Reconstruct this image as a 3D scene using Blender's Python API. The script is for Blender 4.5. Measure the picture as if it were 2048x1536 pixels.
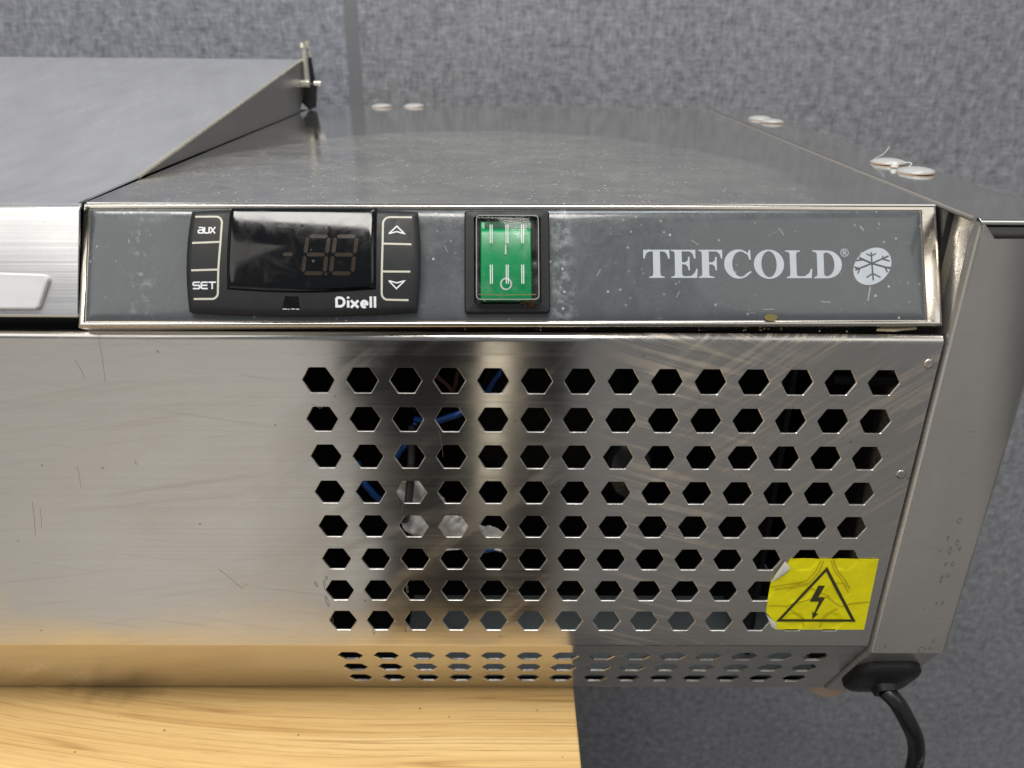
import bpy, bmesh, math, random
from mathutils import Vector, Matrix, noise
from mathutils.geometry import tessellate_polygon
random.seed(7)
S = bpy.context.scene
for o in list(bpy.data.objects): bpy.data.objects.remove(o)
MM = 0.001

# ------------------------------------------------------------------ camera
PIT, YAW, ROL = math.radians(24.357), math.radians(0.516), math.radians(0.492)
fw = Vector((math.sin(YAW)*math.cos(PIT), math.cos(YAW)*math.cos(PIT), -math.sin(PIT)))
r0 = Vector((math.cos(YAW), -math.sin(YAW), 0)); u0 = r0.cross(fw)
rt = r0*math.cos(ROL) + u0*math.sin(ROL); up = -r0*math.sin(ROL) + u0*math.cos(ROL)
cd = bpy.data.cameras.new('camera'); cam = bpy.data.objects.new('camera', cd)
S.collection.objects.link(cam); S.camera = cam
m = Matrix((rt, up, -fw)).transposed().to_4x4(); m.translation = Vector((0.06217, -0.23907, 0.10723))
cam.matrix_world = m
cd.sensor_fit = 'HORIZONTAL'; cd.sensor_width = 36; cd.lens = 36*1575.4/2048
cd.clip_start = 0.005; cd.clip_end = 50
cd.dof.use_dof = True; cd.dof.focus_distance = 0.272; cd.dof.aperture_fstop = 16

# ------------------------------------------------------------------ light
S.view_settings.view_transform = 'Standard'; S.view_settings.look = 'None'
S.view_settings.exposure = 0; S.view_settings.gamma = 1
W = bpy.data.worlds.new('World'); S.world = W; W.use_nodes = True
W.node_tree.nodes['Background'].inputs[0].default_value = (0.92, 0.96, 1.0, 1)
W.node_tree.nodes['Background'].inputs[1].default_value = 0.18

def lamp(name, loc, target, sx, sy, power, col, spread=180):
    l = bpy.data.lights.new(name, 'AREA'); l.shape = 'RECTANGLE'; l.size = sx; l.size_y = sy
    l.energy = power; l.color = col; l.spread = math.radians(spread)
    o = bpy.data.objects.new(name, l); S.collection.objects.link(o)
    o.location = loc
    o.rotation_euler = (Vector(target)-Vector(loc)).to_track_quat('-Z', 'Y').to_euler()
    return o
# two ceiling fittings, then added panels standing in for the room's brightness
lamp('ceiling_lamp', (-0.25, -0.60, 1.55), (0.0, 0.0, 0.0), 1.3, 0.35, 25, (1.0, 0.97, 0.92))
lamp('ceiling_lamp', (0.4, 0.0, 1.7), (0.1, 0.40, 0.1), 0.9, 0.3, 9, (0.93, 0.97, 1.0))
lamp('room_fill', (-1.10, -1.15, 1.15), (-0.2, 0, 0.02), 1.1, 0.9, 5.0, (1.0, 0.96, 0.90))  # added pair of panels that brighten the up-facing steel
lamp('room_fill', (1.15, -1.15, 1.15), (0.2, 0, 0.02), 1.1, 0.9, 4.0, (1.0, 0.96, 0.90))
lamp('reflection_panel', (-0.67, -0.85, -0.42), (-0.30, 0, 0.15), 0.96, 0.95, 0.54, (1.0, 0.95, 0.87), 100)  # added low panels; gaps between them leave dark bands in the steel
lamp('reflection_panel', (0.047, -0.85, -0.38), (0.047, 0, 0.15), 0.036, 0.34, 0.012, (1.0, 0.88, 0.68), 100)
lamp('reflection_panel', (0.96, -0.85, -0.42), (0.75, 0, 0.15), 1.60, 0.95, 0.46, (1.0, 0.97, 0.93), 125)

# ------------------------------------------------------------------ mesh helpers (millimetres in, metres out)
class MB:
    def __init__(s): s.v = []; s.f = []
    def add(s, vs, fs):
        b = len(s.v); s.v += [tuple(p) for p in vs]; s.f += [tuple(b+i for i in f) for f in fs]
    def box(s, x0, x1, y0, y1, z0, z1):
        s.add([(x0,y0,z0),(x1,y0,z0),(x1,y1,z0),(x0,y1,z0),(x0,y0,z1),(x1,y0,z1),(x1,y1,z1),(x0,y1,z1)],
              [(0,3,2,1),(4,5,6,7),(0,1,5,4),(1,2,6,5),(2,3,7,6),(3,0,4,7)])
    def tube(s, pts, r, n=12, caps=True):
        pts = [Vector(p) for p in pts]; rings = []
        prev = None
        for i, p in enumerate(pts):
            t = (pts[min(i+1, len(pts)-1)] - pts[max(i-1, 0)]).normalized()
            a = prev if prev else (Vector((0,0,1)) if abs(t.z) < .9 else Vector((1,0,0)))
            a = (a - t*a.dot(t)).normalized(); b = t.cross(a); prev = a
            rr = r[i] if isinstance(r, (list, tuple)) else r
            rings.append([p + (a*math.cos(2*math.pi*k/n) + b*math.sin(2*math.pi*k/n))*rr for k in range(n)])
        vs = [q for ring in rings for q in ring]; fs = []
        for i in range(len(pts)-1):
            for k in range(n):
                fs.append((i*n+k, i*n+(k+1)%n, (i+1)*n+(k+1)%n, (i+1)*n+k))
        if caps:
            fs.append(tuple(range(n))[::-1]); fs.append(tuple((len(pts)-1)*n+k for k in range(n)))
        s.add(vs, fs)
    def lathe(s, prof, c, n=24):                     # prof: (radius, z)
        vs = []; fs = []
        for (r, z) in prof:
            for k in range(n):
                a = 2*math.pi*k/n; vs.append((c[0]+r*math.cos(a), c[1]+r*math.sin(a), c[2]+z))
        for i in range(len(prof)-1):
            for k in range(n): fs.append((i*n+k, i*n+(k+1)%n, (i+1)*n+(k+1)%n, (i+1)*n+k))
        fs.append(tuple(range(n))[::-1]); fs.append(tuple((len(prof)-1)*n+k for k in range(n)))
        s.add(vs, fs)
    def fill(s, loops, fn):                          # flat polygon with holes; fn maps (a,b) to 3D
        tri = tessellate_polygon([[Vector((a, b, 0)) for a, b in L] for L in loops])
        flat = [p for L in loops for p in L]
        s.add([fn(*p) for p in flat], tri)
    def prism(s, poly, fn0, fn1):                    # closed solid between two mappings of a polygon
        tri = tessellate_polygon([[Vector((a, b, 0)) for a, b in poly]]); n = len(poly)
        vs = [fn0(*p) for p in poly] + [fn1(*p) for p in poly]
        fs = [tuple(t) for t in tri] + [tuple(n+i for i in t[::-1]) for t in tri]
        fs += [(i, (i+1)%n, n+(i+1)%n, n+i) for i in range(n)]
        s.add(vs, fs)
    def grid(s, nu, nv, fn, close=None):
        vs = [fn(i/nu, j/nv) for j in range(nv+1) for i in range(nu+1)]
        fs = [(j*(nu+1)+i, j*(nu+1)+i+1, (j+1)*(nu+1)+i+1, (j+1)*(nu+1)+i) for j in range(nv) for i in range(nu)]
        if close:                                    # skirt from the grid's rim down to close(u,v)
            rim = [(i, 0) for i in range(nu)] + [(nu, j) for j in range(nv)] + [(i, nv) for i in range(nu, 0, -1)] + [(0, j) for j in range(nv, 0, -1)]
            b = len(vs); vs += [close(i/nu, j/nv) for i, j in rim]; n = len(rim)
            for k in range(n):
                i, j = rim[k]; i2, j2 = rim[(k+1)%n]
                fs.append((j*(nu+1)+i, b+k, b+(k+1)%n, j2*(nu+1)+i2))
            fs.append(tuple(b+k for k in range(n)))
        s.add(vs, fs)
    def ribbon(s, pts, w, fn, closed=False):         # flat stroke with mitred corners
        P = [Vector(p) for p in pts]; n = len(P); L = []; R = []
        for i in range(n):
            if closed: a, b = P[i-1], P[(i+1)%n]
            else: a, b = P[max(i-1,0)], P[min(i+1,n-1)]
            d1 = (P[i]-a); d2 = (b-P[i])
            d1 = d1.normalized() if d1.length > 1e-9 else d2.normalized()
            d2 = d2.normalized() if d2.length > 1e-9 else d1
            n1 = Vector((-d1.y, d1.x)); n2 = Vector((-d2.y, d2.x)); mt = n1+n2
            mt = mt.normalized() if mt.length > 1e-6 else n1
            k = w/2/max(.45, mt.dot(n1)); L.append(P[i]+mt*k); R.append(P[i]-mt*k)
        vs = [fn(*p) for p in L] + [fn(*p) for p in R]
        s.add(vs, [(i, (i+1)%n, n+(i+1)%n, n+i) for i in range(n if closed else n-1)])
    def build(s, name, mat, parent=None, smooth=None, fix=True, bevel=None, weld=False, wn=False):
        me = bpy.data.meshes.new(name)
        me.from_pydata([(x*MM, y*MM, z*MM) for x, y, z in s.v], [], s.f)
        bm = bmesh.new(); bm.from_mesh(me)
        if weld: bmesh.ops.remove_doubles(bm, verts=bm.verts, dist=1e-6)
        if fix: bmesh.ops.recalc_face_normals(bm, faces=bm.faces)
        bm.to_mesh(me); bm.free()
        me.materials.append(mat)
        if smooth:
            for p in me.polygons: p.use_smooth = True
            me.set_sharp_from_angle(angle=math.radians(smooth))
        o = bpy.data.objects.new(name, me); S.collection.objects.link(o)
        if parent: o.parent = parent
        if bevel:
            b = o.modifiers.new('bevel', 'BEVEL'); b.width = bevel*MM; b.segments = 2; b.limit_method = 'ANGLE'; b.angle_limit = math.radians(40)
        if wn: wnorm(o)
        return o
def wnorm(o):
    w = o.modifiers.new('weighted', 'WEIGHTED_NORMAL'); w.keep_sharp = True; w.weight = 100
def empty(name, label, cat):
    o = bpy.data.objects.new(name, None); S.collection.objects.link(o); o['label'] = label; o['category'] = cat
    return o
def arc(cx, cy, rx, ry, a0, a1, n):
    return [(cx+rx*math.cos(math.radians(a0+(a1-a0)*i/n)), cy+ry*math.sin(math.radians(a0+(a1-a0)*i/n))) for i in range(n+1)]
def roundrect(x0, x1, y0, y1, r, n=4):
    return arc(x1-r, y1-r, r, r, 0, 90, n) + arc(x0+r, y1-r, r, r, 90, 180, n) + arc(x0+r, y0+r, r, r, 180, 270, n) + arc(x1-r, y0+r, r, r, 270, 360, n)

# ------------------------------------------------------------------ materials
class Mat:
    def __init__(s, name):
        s.m = bpy.data.materials.new(name); s.m.use_nodes = True; s.t = s.m.node_tree
        s.b = s.t.nodes['Principled BSDF']; s.tc = s.n('ShaderNodeTexCoord'); s.co = s.tc.outputs['Object']
    def n(s, typ, **kw):
        x = s.t.nodes.new(typ)
        for k, v in kw.items(): setattr(x, k, v)
        return x
    def put(s, sock, v):
        if hasattr(v, 'links') or hasattr(v, 'is_linked'): s.t.links.new(v, sock)
        else: sock.default_value = v
    def set(s, **kw):
        for k, v in kw.items(): s.put(s.b.inputs[k.replace('_', ' ')], v)
        return s
    def map(s, scale, rot=(0,0,0), src=None):
        if any(rot):                                  # turn first, stretch after, so streaks really run at the angle
            q = s.n('ShaderNodeMapping'); s.put(q.inputs['Vector'], src or s.co); q.inputs['Rotation'].default_value = rot; src = q.outputs[0]
        x = s.n('ShaderNodeMapping'); s.put(x.inputs['Vector'], src or s.co); x.inputs['Scale'].default_value = scale
        return x.outputs[0]
    def noise(s, vec, scale, detail=3, rough=.55, dist=0):
        x = s.n('ShaderNodeTexNoise'); s.put(x.inputs['Vector'], vec); x.inputs['Scale'].default_value = scale
        x.inputs['Detail'].default_value = detail; x.inputs['Roughness'].default_value = rough; x.inputs['Distortion'].default_value = dist
        return x.outputs['Fac']
    def voro(s, vec, scale, rnd=1):
        x = s.n('ShaderNodeTexVoronoi'); s.put(x.inputs['Vector'], vec); x.inputs['Scale'].default_value = scale; x.inputs['Randomness'].default_value = rnd
        return x
    def ramp(s, f, stops, interp='LINEAR'):
        x = s.n('ShaderNodeValToRGB'); s.put(x.inputs[0], f); c = x.color_ramp; c.interpolation = interp
        while len(c.elements) < len(stops): c.elements.new(.5)
        for e, (p, col) in zip(c.elements, stops):
            e.position = p; e.color = (col, col, col, 1) if isinstance(col, (int, float)) else (*col, 1)
        return x.outputs[0]
    def math(s, op, a, b=0, c=None, clamp=False):
        x = s.n('ShaderNodeMath', operation=op, use_clamp=clamp); s.put(x.inputs[0], a); s.put(x.inputs[1], b)
        if c is not None: s.put(x.inputs[2], c)
        return x.outputs[0]
    def mix(s, f, a, b, blend='MIX'):
        x = s.n('ShaderNodeMix', data_type='RGBA', blend_type=blend)
        s.put(x.inputs['Factor'], f)
        s.put(x.inputs[6], (*a, 1) if isinstance(a, tuple) and len(a) == 3 else a)
        s.put(x.inputs[7], (*b, 1) if isinstance(b, tuple) and len(b) == 3 else b)
        return x.outputs[2]
    def rng(s, f, a, b, c=0, d=1):
        x = s.n('ShaderNodeMapRange'); s.put(x.inputs[0], f)
        for i, v in enumerate((a, b, c, d)): s.put(x.inputs[i+1], v)
        return x.outputs[0]
    def bump(s, h, dist, strength=1, prev=None):
        x = s.n('ShaderNodeBump'); s.put(x.inputs['Height'], h); x.inputs['Distance'].default_value = dist; x.inputs['Strength'].default_value = strength
        if prev: s.put(x.inputs['Normal'], prev)
        return x.outputs[0]
    def xyz(s):
        x = s.n('ShaderNodeSeparateXYZ'); s.put(x.inputs[0], s.co); return x.outputs
    def vec(s, x, y, z):
        c = s.n('ShaderNodeCombineXYZ'); c.inputs[0].default_value = x; c.inputs[1].default_value = y; c.inputs[2].default_value = z; return c.outputs[0]

def plain(name, col, rough, **kw):
    M = Mat(name); n = M.noise(M.map((1,1,1)), 300, 3)
    M.set(Base_Color=M.mix(M.rng(n, .3, .7, 0, .22), (*col, 1), tuple(c*.7 for c in col)), Roughness=M.rng(n, .3, .7, rough*.85, min(1, rough*1.2)), **kw)
    return M.m

def steel(name, base=(.60,.575,.54), rough=.24, aniso=.75, grain='x', wear=1.0, dust=0.0, wave=.12):
    M = Mat(name)
    sc = {'x': (6, 900, 900), 'z': (900, 900, 6), 'y': (900, 6, 900)}[grain]
    g = M.noise(M.map(sc), 1.0, 2, .6)                                   # brushed grain
    big = M.noise(M.map((1,1,1)), 14, 4, .6, .6)                         # handling smears
    smear = M.noise(M.map((10, 30, 70), (0, math.radians(38), 0)), 1.0, 4, .6, .8)
    scr = M.noise(M.map((14, 14, 420), (0, math.radians(-9), 0)), 1.0, 2, .7, .3)
    r = M.math('ADD', M.rng(g, .3, .7, rough*.85, rough*1.15), M.rng(big, .42, .62, -.03*wear, .06*wear))
    r = M.math('ADD', r, M.rng(smear, .5, .66, 0, .07*wear))
    col = M.mix(M.rng(g, .25, .75, 0, .16), (*base, 1), tuple(c*.74 for c in base))
    col = M.mix(M.rng(scr, .62, .72, 0, .3*wear), col, tuple(c*.66 for c in base))
    col = M.mix(M.rng(smear, .52, .68, 0, .2*wear), col, (.72,.66,.60))
    sp = M.voro(M.map((1,1,1)), 95).outputs['Distance']
    col = M.mix(M.rng(sp, .035, .055, .55*wear, 0), col, (.16,.15,.14))   # specks of dirt
    nrm = M.bump(M.noise(M.map((1,1,1)), 9, 2, .5), .012*wave)
    nrm = M.bump(g, .000012, 1, nrm)
    tang = {'x': (0,.6,.8), 'z': (1,0,0), 'y': (1,0,0)}[grain]   # brushed metal blurs across its grain
    M.set(Base_Color=col, Metallic=1.0, Roughness=r, Normal=nrm, Anisotropic=aniso, Tangent=M.vec(*tang))
    return M

M = steel('brushed_stainless', base=(.61,.597,.57), rough=.165, aniso=.85)
x, y, z = M.xyz()[0:3]
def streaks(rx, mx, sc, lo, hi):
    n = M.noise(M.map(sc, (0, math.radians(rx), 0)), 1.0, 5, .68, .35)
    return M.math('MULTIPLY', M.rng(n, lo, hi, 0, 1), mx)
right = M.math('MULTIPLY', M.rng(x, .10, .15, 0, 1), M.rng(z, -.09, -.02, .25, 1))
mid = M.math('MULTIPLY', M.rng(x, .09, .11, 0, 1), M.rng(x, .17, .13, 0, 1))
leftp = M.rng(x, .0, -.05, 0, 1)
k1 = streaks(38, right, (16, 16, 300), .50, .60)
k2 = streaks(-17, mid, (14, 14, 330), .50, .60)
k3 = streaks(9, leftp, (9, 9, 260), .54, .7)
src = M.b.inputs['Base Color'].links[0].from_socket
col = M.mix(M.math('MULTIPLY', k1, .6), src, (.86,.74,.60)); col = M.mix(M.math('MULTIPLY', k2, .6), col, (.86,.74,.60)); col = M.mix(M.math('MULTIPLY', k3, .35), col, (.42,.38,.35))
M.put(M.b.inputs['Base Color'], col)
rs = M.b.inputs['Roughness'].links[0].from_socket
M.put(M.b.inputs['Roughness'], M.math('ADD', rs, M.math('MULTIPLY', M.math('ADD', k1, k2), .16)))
stainless = M.m

def filmed(M, k, col):
    d = M.n('ShaderNodeBsdfDiffuse'); d.inputs[0].default_value = (*col, 1)
    mx = M.n('ShaderNodeMixShader'); M.put(mx.inputs[0], M.rng(M.noise(M.map((60,20,20)), 1, 5, .7), .3, .7, k*.8, k*1.2))
    M.t.links.new(M.b.outputs[0], mx.inputs[1]); M.t.links.new(d.outputs[0], mx.inputs[2])
    M.t.links.new(mx.outputs[0], M.t.nodes['Material Output'].inputs[0]); return M.m
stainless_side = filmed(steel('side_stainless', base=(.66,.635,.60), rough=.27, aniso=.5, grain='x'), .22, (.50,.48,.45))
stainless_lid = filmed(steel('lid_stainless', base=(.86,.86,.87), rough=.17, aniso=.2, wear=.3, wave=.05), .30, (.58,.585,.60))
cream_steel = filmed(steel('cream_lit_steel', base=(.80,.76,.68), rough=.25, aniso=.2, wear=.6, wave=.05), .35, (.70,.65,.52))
polished = steel('polished_steel', base=(.60,.56,.50), rough=.22, aniso=.2, wear=.5, wave=.05).m
M = steel('cut_edge_steel', base=(.86,.84,.80), rough=.42, aniso=0, wear=0, wave=0)
M.set(Base_Color=M.mix(M.rng(M.noise(M.map((1,1,1)), 130, 4, .7), .38, .64, 0, 1), (.90,.88,.84,1), (.45,.43,.40)))
rim_steel = M.m
scratch_mat = steel('scratched_steel', base=(.46,.44,.41), rough=.3, aniso=0, wear=0, wave=0).m
dark_steel = steel('dull_steel', base=(.34,.33,.32), rough=.4, aniso=.2, wear=.6, wave=.05).m

def top_material():
    M = Mat('worktop_stainless')
    x, y, z = M.xyz()[0:3]
    wob = M.noise(M.map((1,1,1)), 16, 4, .6)
    ex = M.math('DIVIDE', M.math('SUBTRACT', x, .050), .122); ey = M.math('DIVIDE', M.math('SUBTRACT', y, .060), .155)
    d = M.math('SQRT', M.math('ADD', M.math('MULTIPLY', ex, ex), M.math('MULTIPLY', ey, ey)))
    d = M.math('ADD', d, M.rng(wob, .3, .7, -.035, .035))
    inside = M.rng(d, .96, 1.01, 1, 0)                                  # dusty patch that was never wiped
    fade = M.rng(x, .10, .20, 1, .45)
    cloud = M.noise(M.map((30, 50, 30)), 1.0, 5, .65, .5)
    fil = M.math('MULTIPLY', inside, fade)
    film = M.math('MULTIPLY', fil, M.rng(cloud, .32, .7, .07, .19))
    film = M.math('ADD', film, M.rng(cloud, .4, .75, .03, .09))
    swirl = M.math('ABSOLUTE', M.math('SUBTRACT', M.noise(M.map((20, 26, 20)), 1.0, 3, .6, 1.6), .5))
    film = M.math('ADD', film, M.math('MULTIPLY', M.rng(swirl, 0, .03, .14, 0), fil))
    edge = M.rng(M.math('ABSOLUTE', M.math('SUBTRACT', d, .99)), 0, .03, .05, 0)
    film = M.math('ADD', film, M.math('MULTIPLY', edge, fade))
    v = M.voro(M.map((1,1,1)), 500)
    speck = M.math('MULTIPLY', M.rng(v.outputs['Distance'], .09, .19, 1, 0), M.rng(M.noise(M.map((1,1,1)), 110, 2), .48, .62, 0, 1))
    speck = M.math('MULTIPLY', speck, M.math('ADD', M.math('MULTIPLY', fil, .9), .08))
    g = M.noise(M.map((8, 700, 700)), 1, 2)
    base = M.mix(M.rng(g, .3, .7, 0, .12), (.74,.735,.725,1), (.60,.60,.59))
    M.set(Base_Color=base, Metallic=1.0, Roughness=M.math('ADD', M.rng(cloud, .3, .7, .07, .13), M.math('MULTIPLY', fil, .06)),
          Normal=M.bump(M.noise(M.map((1,1,1)), 7, 2), .0007))
    df = M.n('ShaderNodeBsdfDiffuse'); df.inputs[0].default_value = (.36,.355,.33,1)
    ds = M.n('ShaderNodeBsdfDiffuse'); ds.inputs[0].default_value = (.80,.78,.72,1)
    m1 = M.n('ShaderNodeMixShader'); M.put(m1.inputs[0], film); M.t.links.new(M.b.outputs[0], m1.inputs[1]); M.t.links.new(df.outputs[0], m1.inputs[2])
    m2 = M.n('ShaderNodeMixShader'); M.put(m2.inputs[0], speck); M.t.links.new(m1.outputs[0], m2.inputs[1]); M.t.links.new(ds.outputs[0], m2.inputs[2])
    M.t.links.new(m2.outputs[0], M.t.nodes['Material Output'].inputs[0])
    return M.m
worktop_steel = top_material()

def label_material():
    M = Mat('grey_vinyl')
    v = M.voro(M.map((1,1,1)), 300)
    sp = M.rng(v.outputs['Distance'], .06, .16, 1, 0)
    sp = M.math('MULTIPLY', sp, M.rng(M.noise(M.map((1,1,1)), 60, 2), .46, .60, 0, 1))
    st = M.noise(M.map((70, 50, 50)), 1.0, 5, .75, 1.0)
    st2 = M.noise(M.map((60, 700, 700), (0, math.radians(20), 0)), 1.0, 3, .7, .6)
    col = M.mix(M.rng(st, .5, .8, 0, .13), (.088,.097,.104,1), (.20,.215,.225))
    col = M.mix(M.rng(st2, .66, .78, 0, .35), col, (.3,.32,.34))
    col = M.mix(M.math('MULTIPLY', sp, .8), col, (.6,.6,.58))
    # dried spill towards the right end and a chalky smear beside the switch
    x, y, z = M.xyz()[0:3]
    band = M.math('MULTIPLY', M.rng(M.math('ABSOLUTE', M.math('SUBTRACT', x, .080)), .0, .006, 1, 0), M.rng(M.noise(M.map((1,1,1)), 330, 4, .7), .45, .7, 0, .7))
    col = M.mix(band, col, (.42,.45,.47))
    band2 = M.math('MULTIPLY', M.rng(M.math('ABSOLUTE', M.math('SUBTRACT', x, -.054)), .0, .006, 1, 0), M.rng(M.noise(M.map((1,1,1)), 420, 4, .7), .53, .75, 0, .7))
    col = M.mix(band2, col, (.36,.38,.39))
    M.set(Base_Color=col, Roughness=M.rng(st, .4, .7, .22, .45), Normal=M.bump(M.noise(M.map((1,1,1)), 130, 3), .0002), Coat_Weight=.4, Coat_Roughness=.07)
    return M.m
vinyl = label_material()
black_plastic = plain('black_plastic', (.016,.017,.018), .45, Specular_IOR_Level=.35)
rubber = plain('black_rubber', (.016,.016,.017), .5)
def cord_material():
    M = Mat('cord_sheath'); n = M.noise(M.map((260,260,90)), 1.0, 5, .8)
    x, y, z = M.xyz()[0:3]
    k = M.math('MULTIPLY', M.rng(n, .56, .66, 0, 1), M.math('MULTIPLY', M.rng(z, -.172, -.182, 0, 1), M.rng(x, .238, .242, 0, 1)))
    M.set(Base_Color=M.mix(k, (.012,.012,.013,1), (.34,.33,.31)), Roughness=M.rng(k, 0, 1, .3, .7), Normal=M.bump(n, .0002))
    return M.m
cord_mat = cord_material()
seal_mat = plain('grey_sealant', (.25,.235,.21), .5)
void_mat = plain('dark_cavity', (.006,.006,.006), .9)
print_white = plain('white_print', (.82,.83,.85), .5)
print_grey = plain('silver_print', (.50,.54,.58), .35)
groove_white = plain('cream_groove', (.62,.60,.50), .5)
segment_mat = plain('display_segment', (.036,.026,.018), .2)
yellow_mat = None
crease_mat = plain('creased_yellow', (.58,.50,.008), .4)
black_print = plain('black_print', (.045,.043,.012), .5)
paper_white = plain('sticker_backing', (.74,.72,.66), .6)
green_mat = plain('green_rocker', (.0,.34,.115), .25)
green_dark = plain('green_recess', (.02,.11,.06), .35)
cap_mat = plain('white_plastic_cap', (.52,.52,.51), .22, Subsurface_Weight=.2, Subsurface_Radius=(.002,.002,.002))
handle_mat = plain('pale_handle', (.74,.74,.74), .28)
blue_wire = plain('blue_wire', (.008,.065,.27), .4)
brown_wire = plain('brown_wire', (.10,.035,.02), .4)
fan_mat = plain('grey_fan', (.05,.052,.055), .25)
bag_mat = plain('white_film', (.90,.89,.86), .4)
foot_mat = plain('beige_foot', (.62,.46,.34), .5)
crumb_mat = plain('rusty_crumb', (.12,.055,.02), .8)
clear_mark = None
flake_mat = plain('cream_flake', (.75,.66,.46), .7)
galv_mat = plain('galvanised_base', (.30,.345,.365), .6)
glue_mat = plain('glue_thread', (.75,.75,.72), .3)
edge_highlight_mat = plain('edge_highlight', (.34,.36,.34), .3)
rust_stain = plain('yellow_stain', (.16,.13,.03), .5)

def sticker_material():
    M = Mat('yellow_sticker')
    n = M.noise(M.map((1,1,1)), 60, 4, .6, .6)
    col = M.mix(M.rng(n, .5, .75, 0, .5), (.88,.80,.002,1), (.62,.54,.006))
    M.set(Base_Color=col, Roughness=.38, Normal=M.bump(M.noise(M.map((1,1,1)), 190, 2), .00016))
    return M.m
yellow_mat = sticker_material()

def display_material():
    M = Mat('display_lens')
    st = M.noise(M.map((1,1,1)), 120, 5, .7, .7); v = M.voro(M.map((1,1,1)), 260)
    sp = M.math('MULTIPLY', M.rng(v.outputs['Distance'], .05, .16, 1, 0), M.rng(M.noise(M.map((1,1,1)), 90, 2), .56, .64, 0, 1))
    col = M.mix(M.rng(st, .55, .85, 0, .08), (.003,.0033,.004,1), (.25,.25,.25))
    col = M.mix(M.math('MULTIPLY', sp, .7), col, (.6,.6,.6))
    M.set(Base_Color=col, Roughness=M.rng(st, .35, .7, .05, .2))
    return M.m
display_mat = display_material()

def clear_material():
    M = Mat('clear_cover')
    t = M.n('ShaderNodeBsdfTransparent'); t.inputs[0].default_value = (.93,.95,.93,1)
    g = M.n('ShaderNodeBsdfGlossy'); g.inputs['Roughness'].default_value = .08
    f = M.n('ShaderNodeFresnel'); f.inputs[0].default_value = 1.35
    mx = M.n('ShaderNodeMixShader'); M.put(mx.inputs[0], M.math('MULTIPLY', f.outputs[0], .8, clamp=True))
    M.t.links.new(t.outputs[0], mx.inputs[1]); M.t.links.new(g.outputs[0], mx.inputs[2])
    d = M.n('ShaderNodeBsdfDiffuse'); d.inputs[0].default_value = (.6,.62,.58,1)
    n = M.noise(M.map((1,1,1)), 260, 4, .7)
    m2 = M.n('ShaderNodeMixShader'); M.put(m2.inputs[0], M.rng(n, .52, .75, .0, .12)); M.t.links.new(mx.outputs[0], m2.inputs[1]); M.t.links.new(d.outputs[0], m2.inputs[2])
    M.t.links.new(m2.outputs[0], M.t.nodes['Material Output'].inputs[0])
    return M.m
clear_mat = clear_material()

def wood_material():
    M = Mat('oak_laminate')
    x, y, z = M.xyz()[0:3]
    w = M.noise(M.map((4, 7, 7)), 1.0, 2, .5)
    ad = M.n('ShaderNodeVectorMath', operation='ADD'); M.put(ad.inputs[0], M.co)
    off = M.n('ShaderNodeCombineXYZ'); slope = M.math('MULTIPLY', M.rng(x, .02, -.18, 0, 1), M.math('MULTIPLY', x, .14))
    M.put(off.inputs[1], M.math('ADD', M.rng(w, 0, 1, -.006, .006), slope)); M.put(ad.inputs[1], off.outputs[0])
    v = ad.outputs[0]
    grain = M.math('ADD', M.math('MULTIPLY', M.noise(M.map((3, 110, 110), src=v), 1.0, 3, .55), .5), M.math('MULTIPLY', M.noise(M.map((6, 480, 480), src=v), 1.0, 3, .6), .5))
    ln = M.noise(M.map((1.7, 150, 150), src=v), 1.0, 1, .4, .0)
    ring = M.math('ABSOLUTE', M.math('SUBTRACT', M.math('FRACT', M.math('MULTIPLY', ln, 6.5)), .5))
    lines = M.rng(ring, .0, .10, 1, 0)
    lines = M.math('MULTIPLY', lines, M.rng(M.noise(M.map((22, 300, 300), src=v), 1.0, 3, .6), .36, .56, .3, 1))
    pores = M.noise(M.map((45, 1500, 1500), src=v), 1.0, 2, .6)
    col = M.ramp(grain, [(.36, (.72,.45,.17)), (.5, (.83,.56,.235)), (.62, (.89,.63,.285))])
    col = M.mix(M.math('MULTIPLY', lines, .78), col, (.47,.25,.085))
    col = M.mix(M.rng(pores, .56, .70, 0, .42), col, (.48,.26,.085))
    sp = M.voro(M.map((1,1,1)), 75).outputs['Distance']
    col = M.mix(M.rng(sp, .03, .05, .75, 0), col, (.10,.06,.03))
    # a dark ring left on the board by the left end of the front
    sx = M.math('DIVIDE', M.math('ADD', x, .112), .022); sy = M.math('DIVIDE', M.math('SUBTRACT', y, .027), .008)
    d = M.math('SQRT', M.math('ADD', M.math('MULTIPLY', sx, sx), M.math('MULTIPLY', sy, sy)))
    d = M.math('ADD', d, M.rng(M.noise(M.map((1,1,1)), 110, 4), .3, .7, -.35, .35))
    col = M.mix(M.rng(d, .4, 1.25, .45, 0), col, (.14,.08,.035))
    M.set(Base_Color=col, Roughness=M.rng(grain, .3, .7, .42, .55), Normal=M.bump(lines, .00006))
    return M.m
oak = wood_material()

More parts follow.
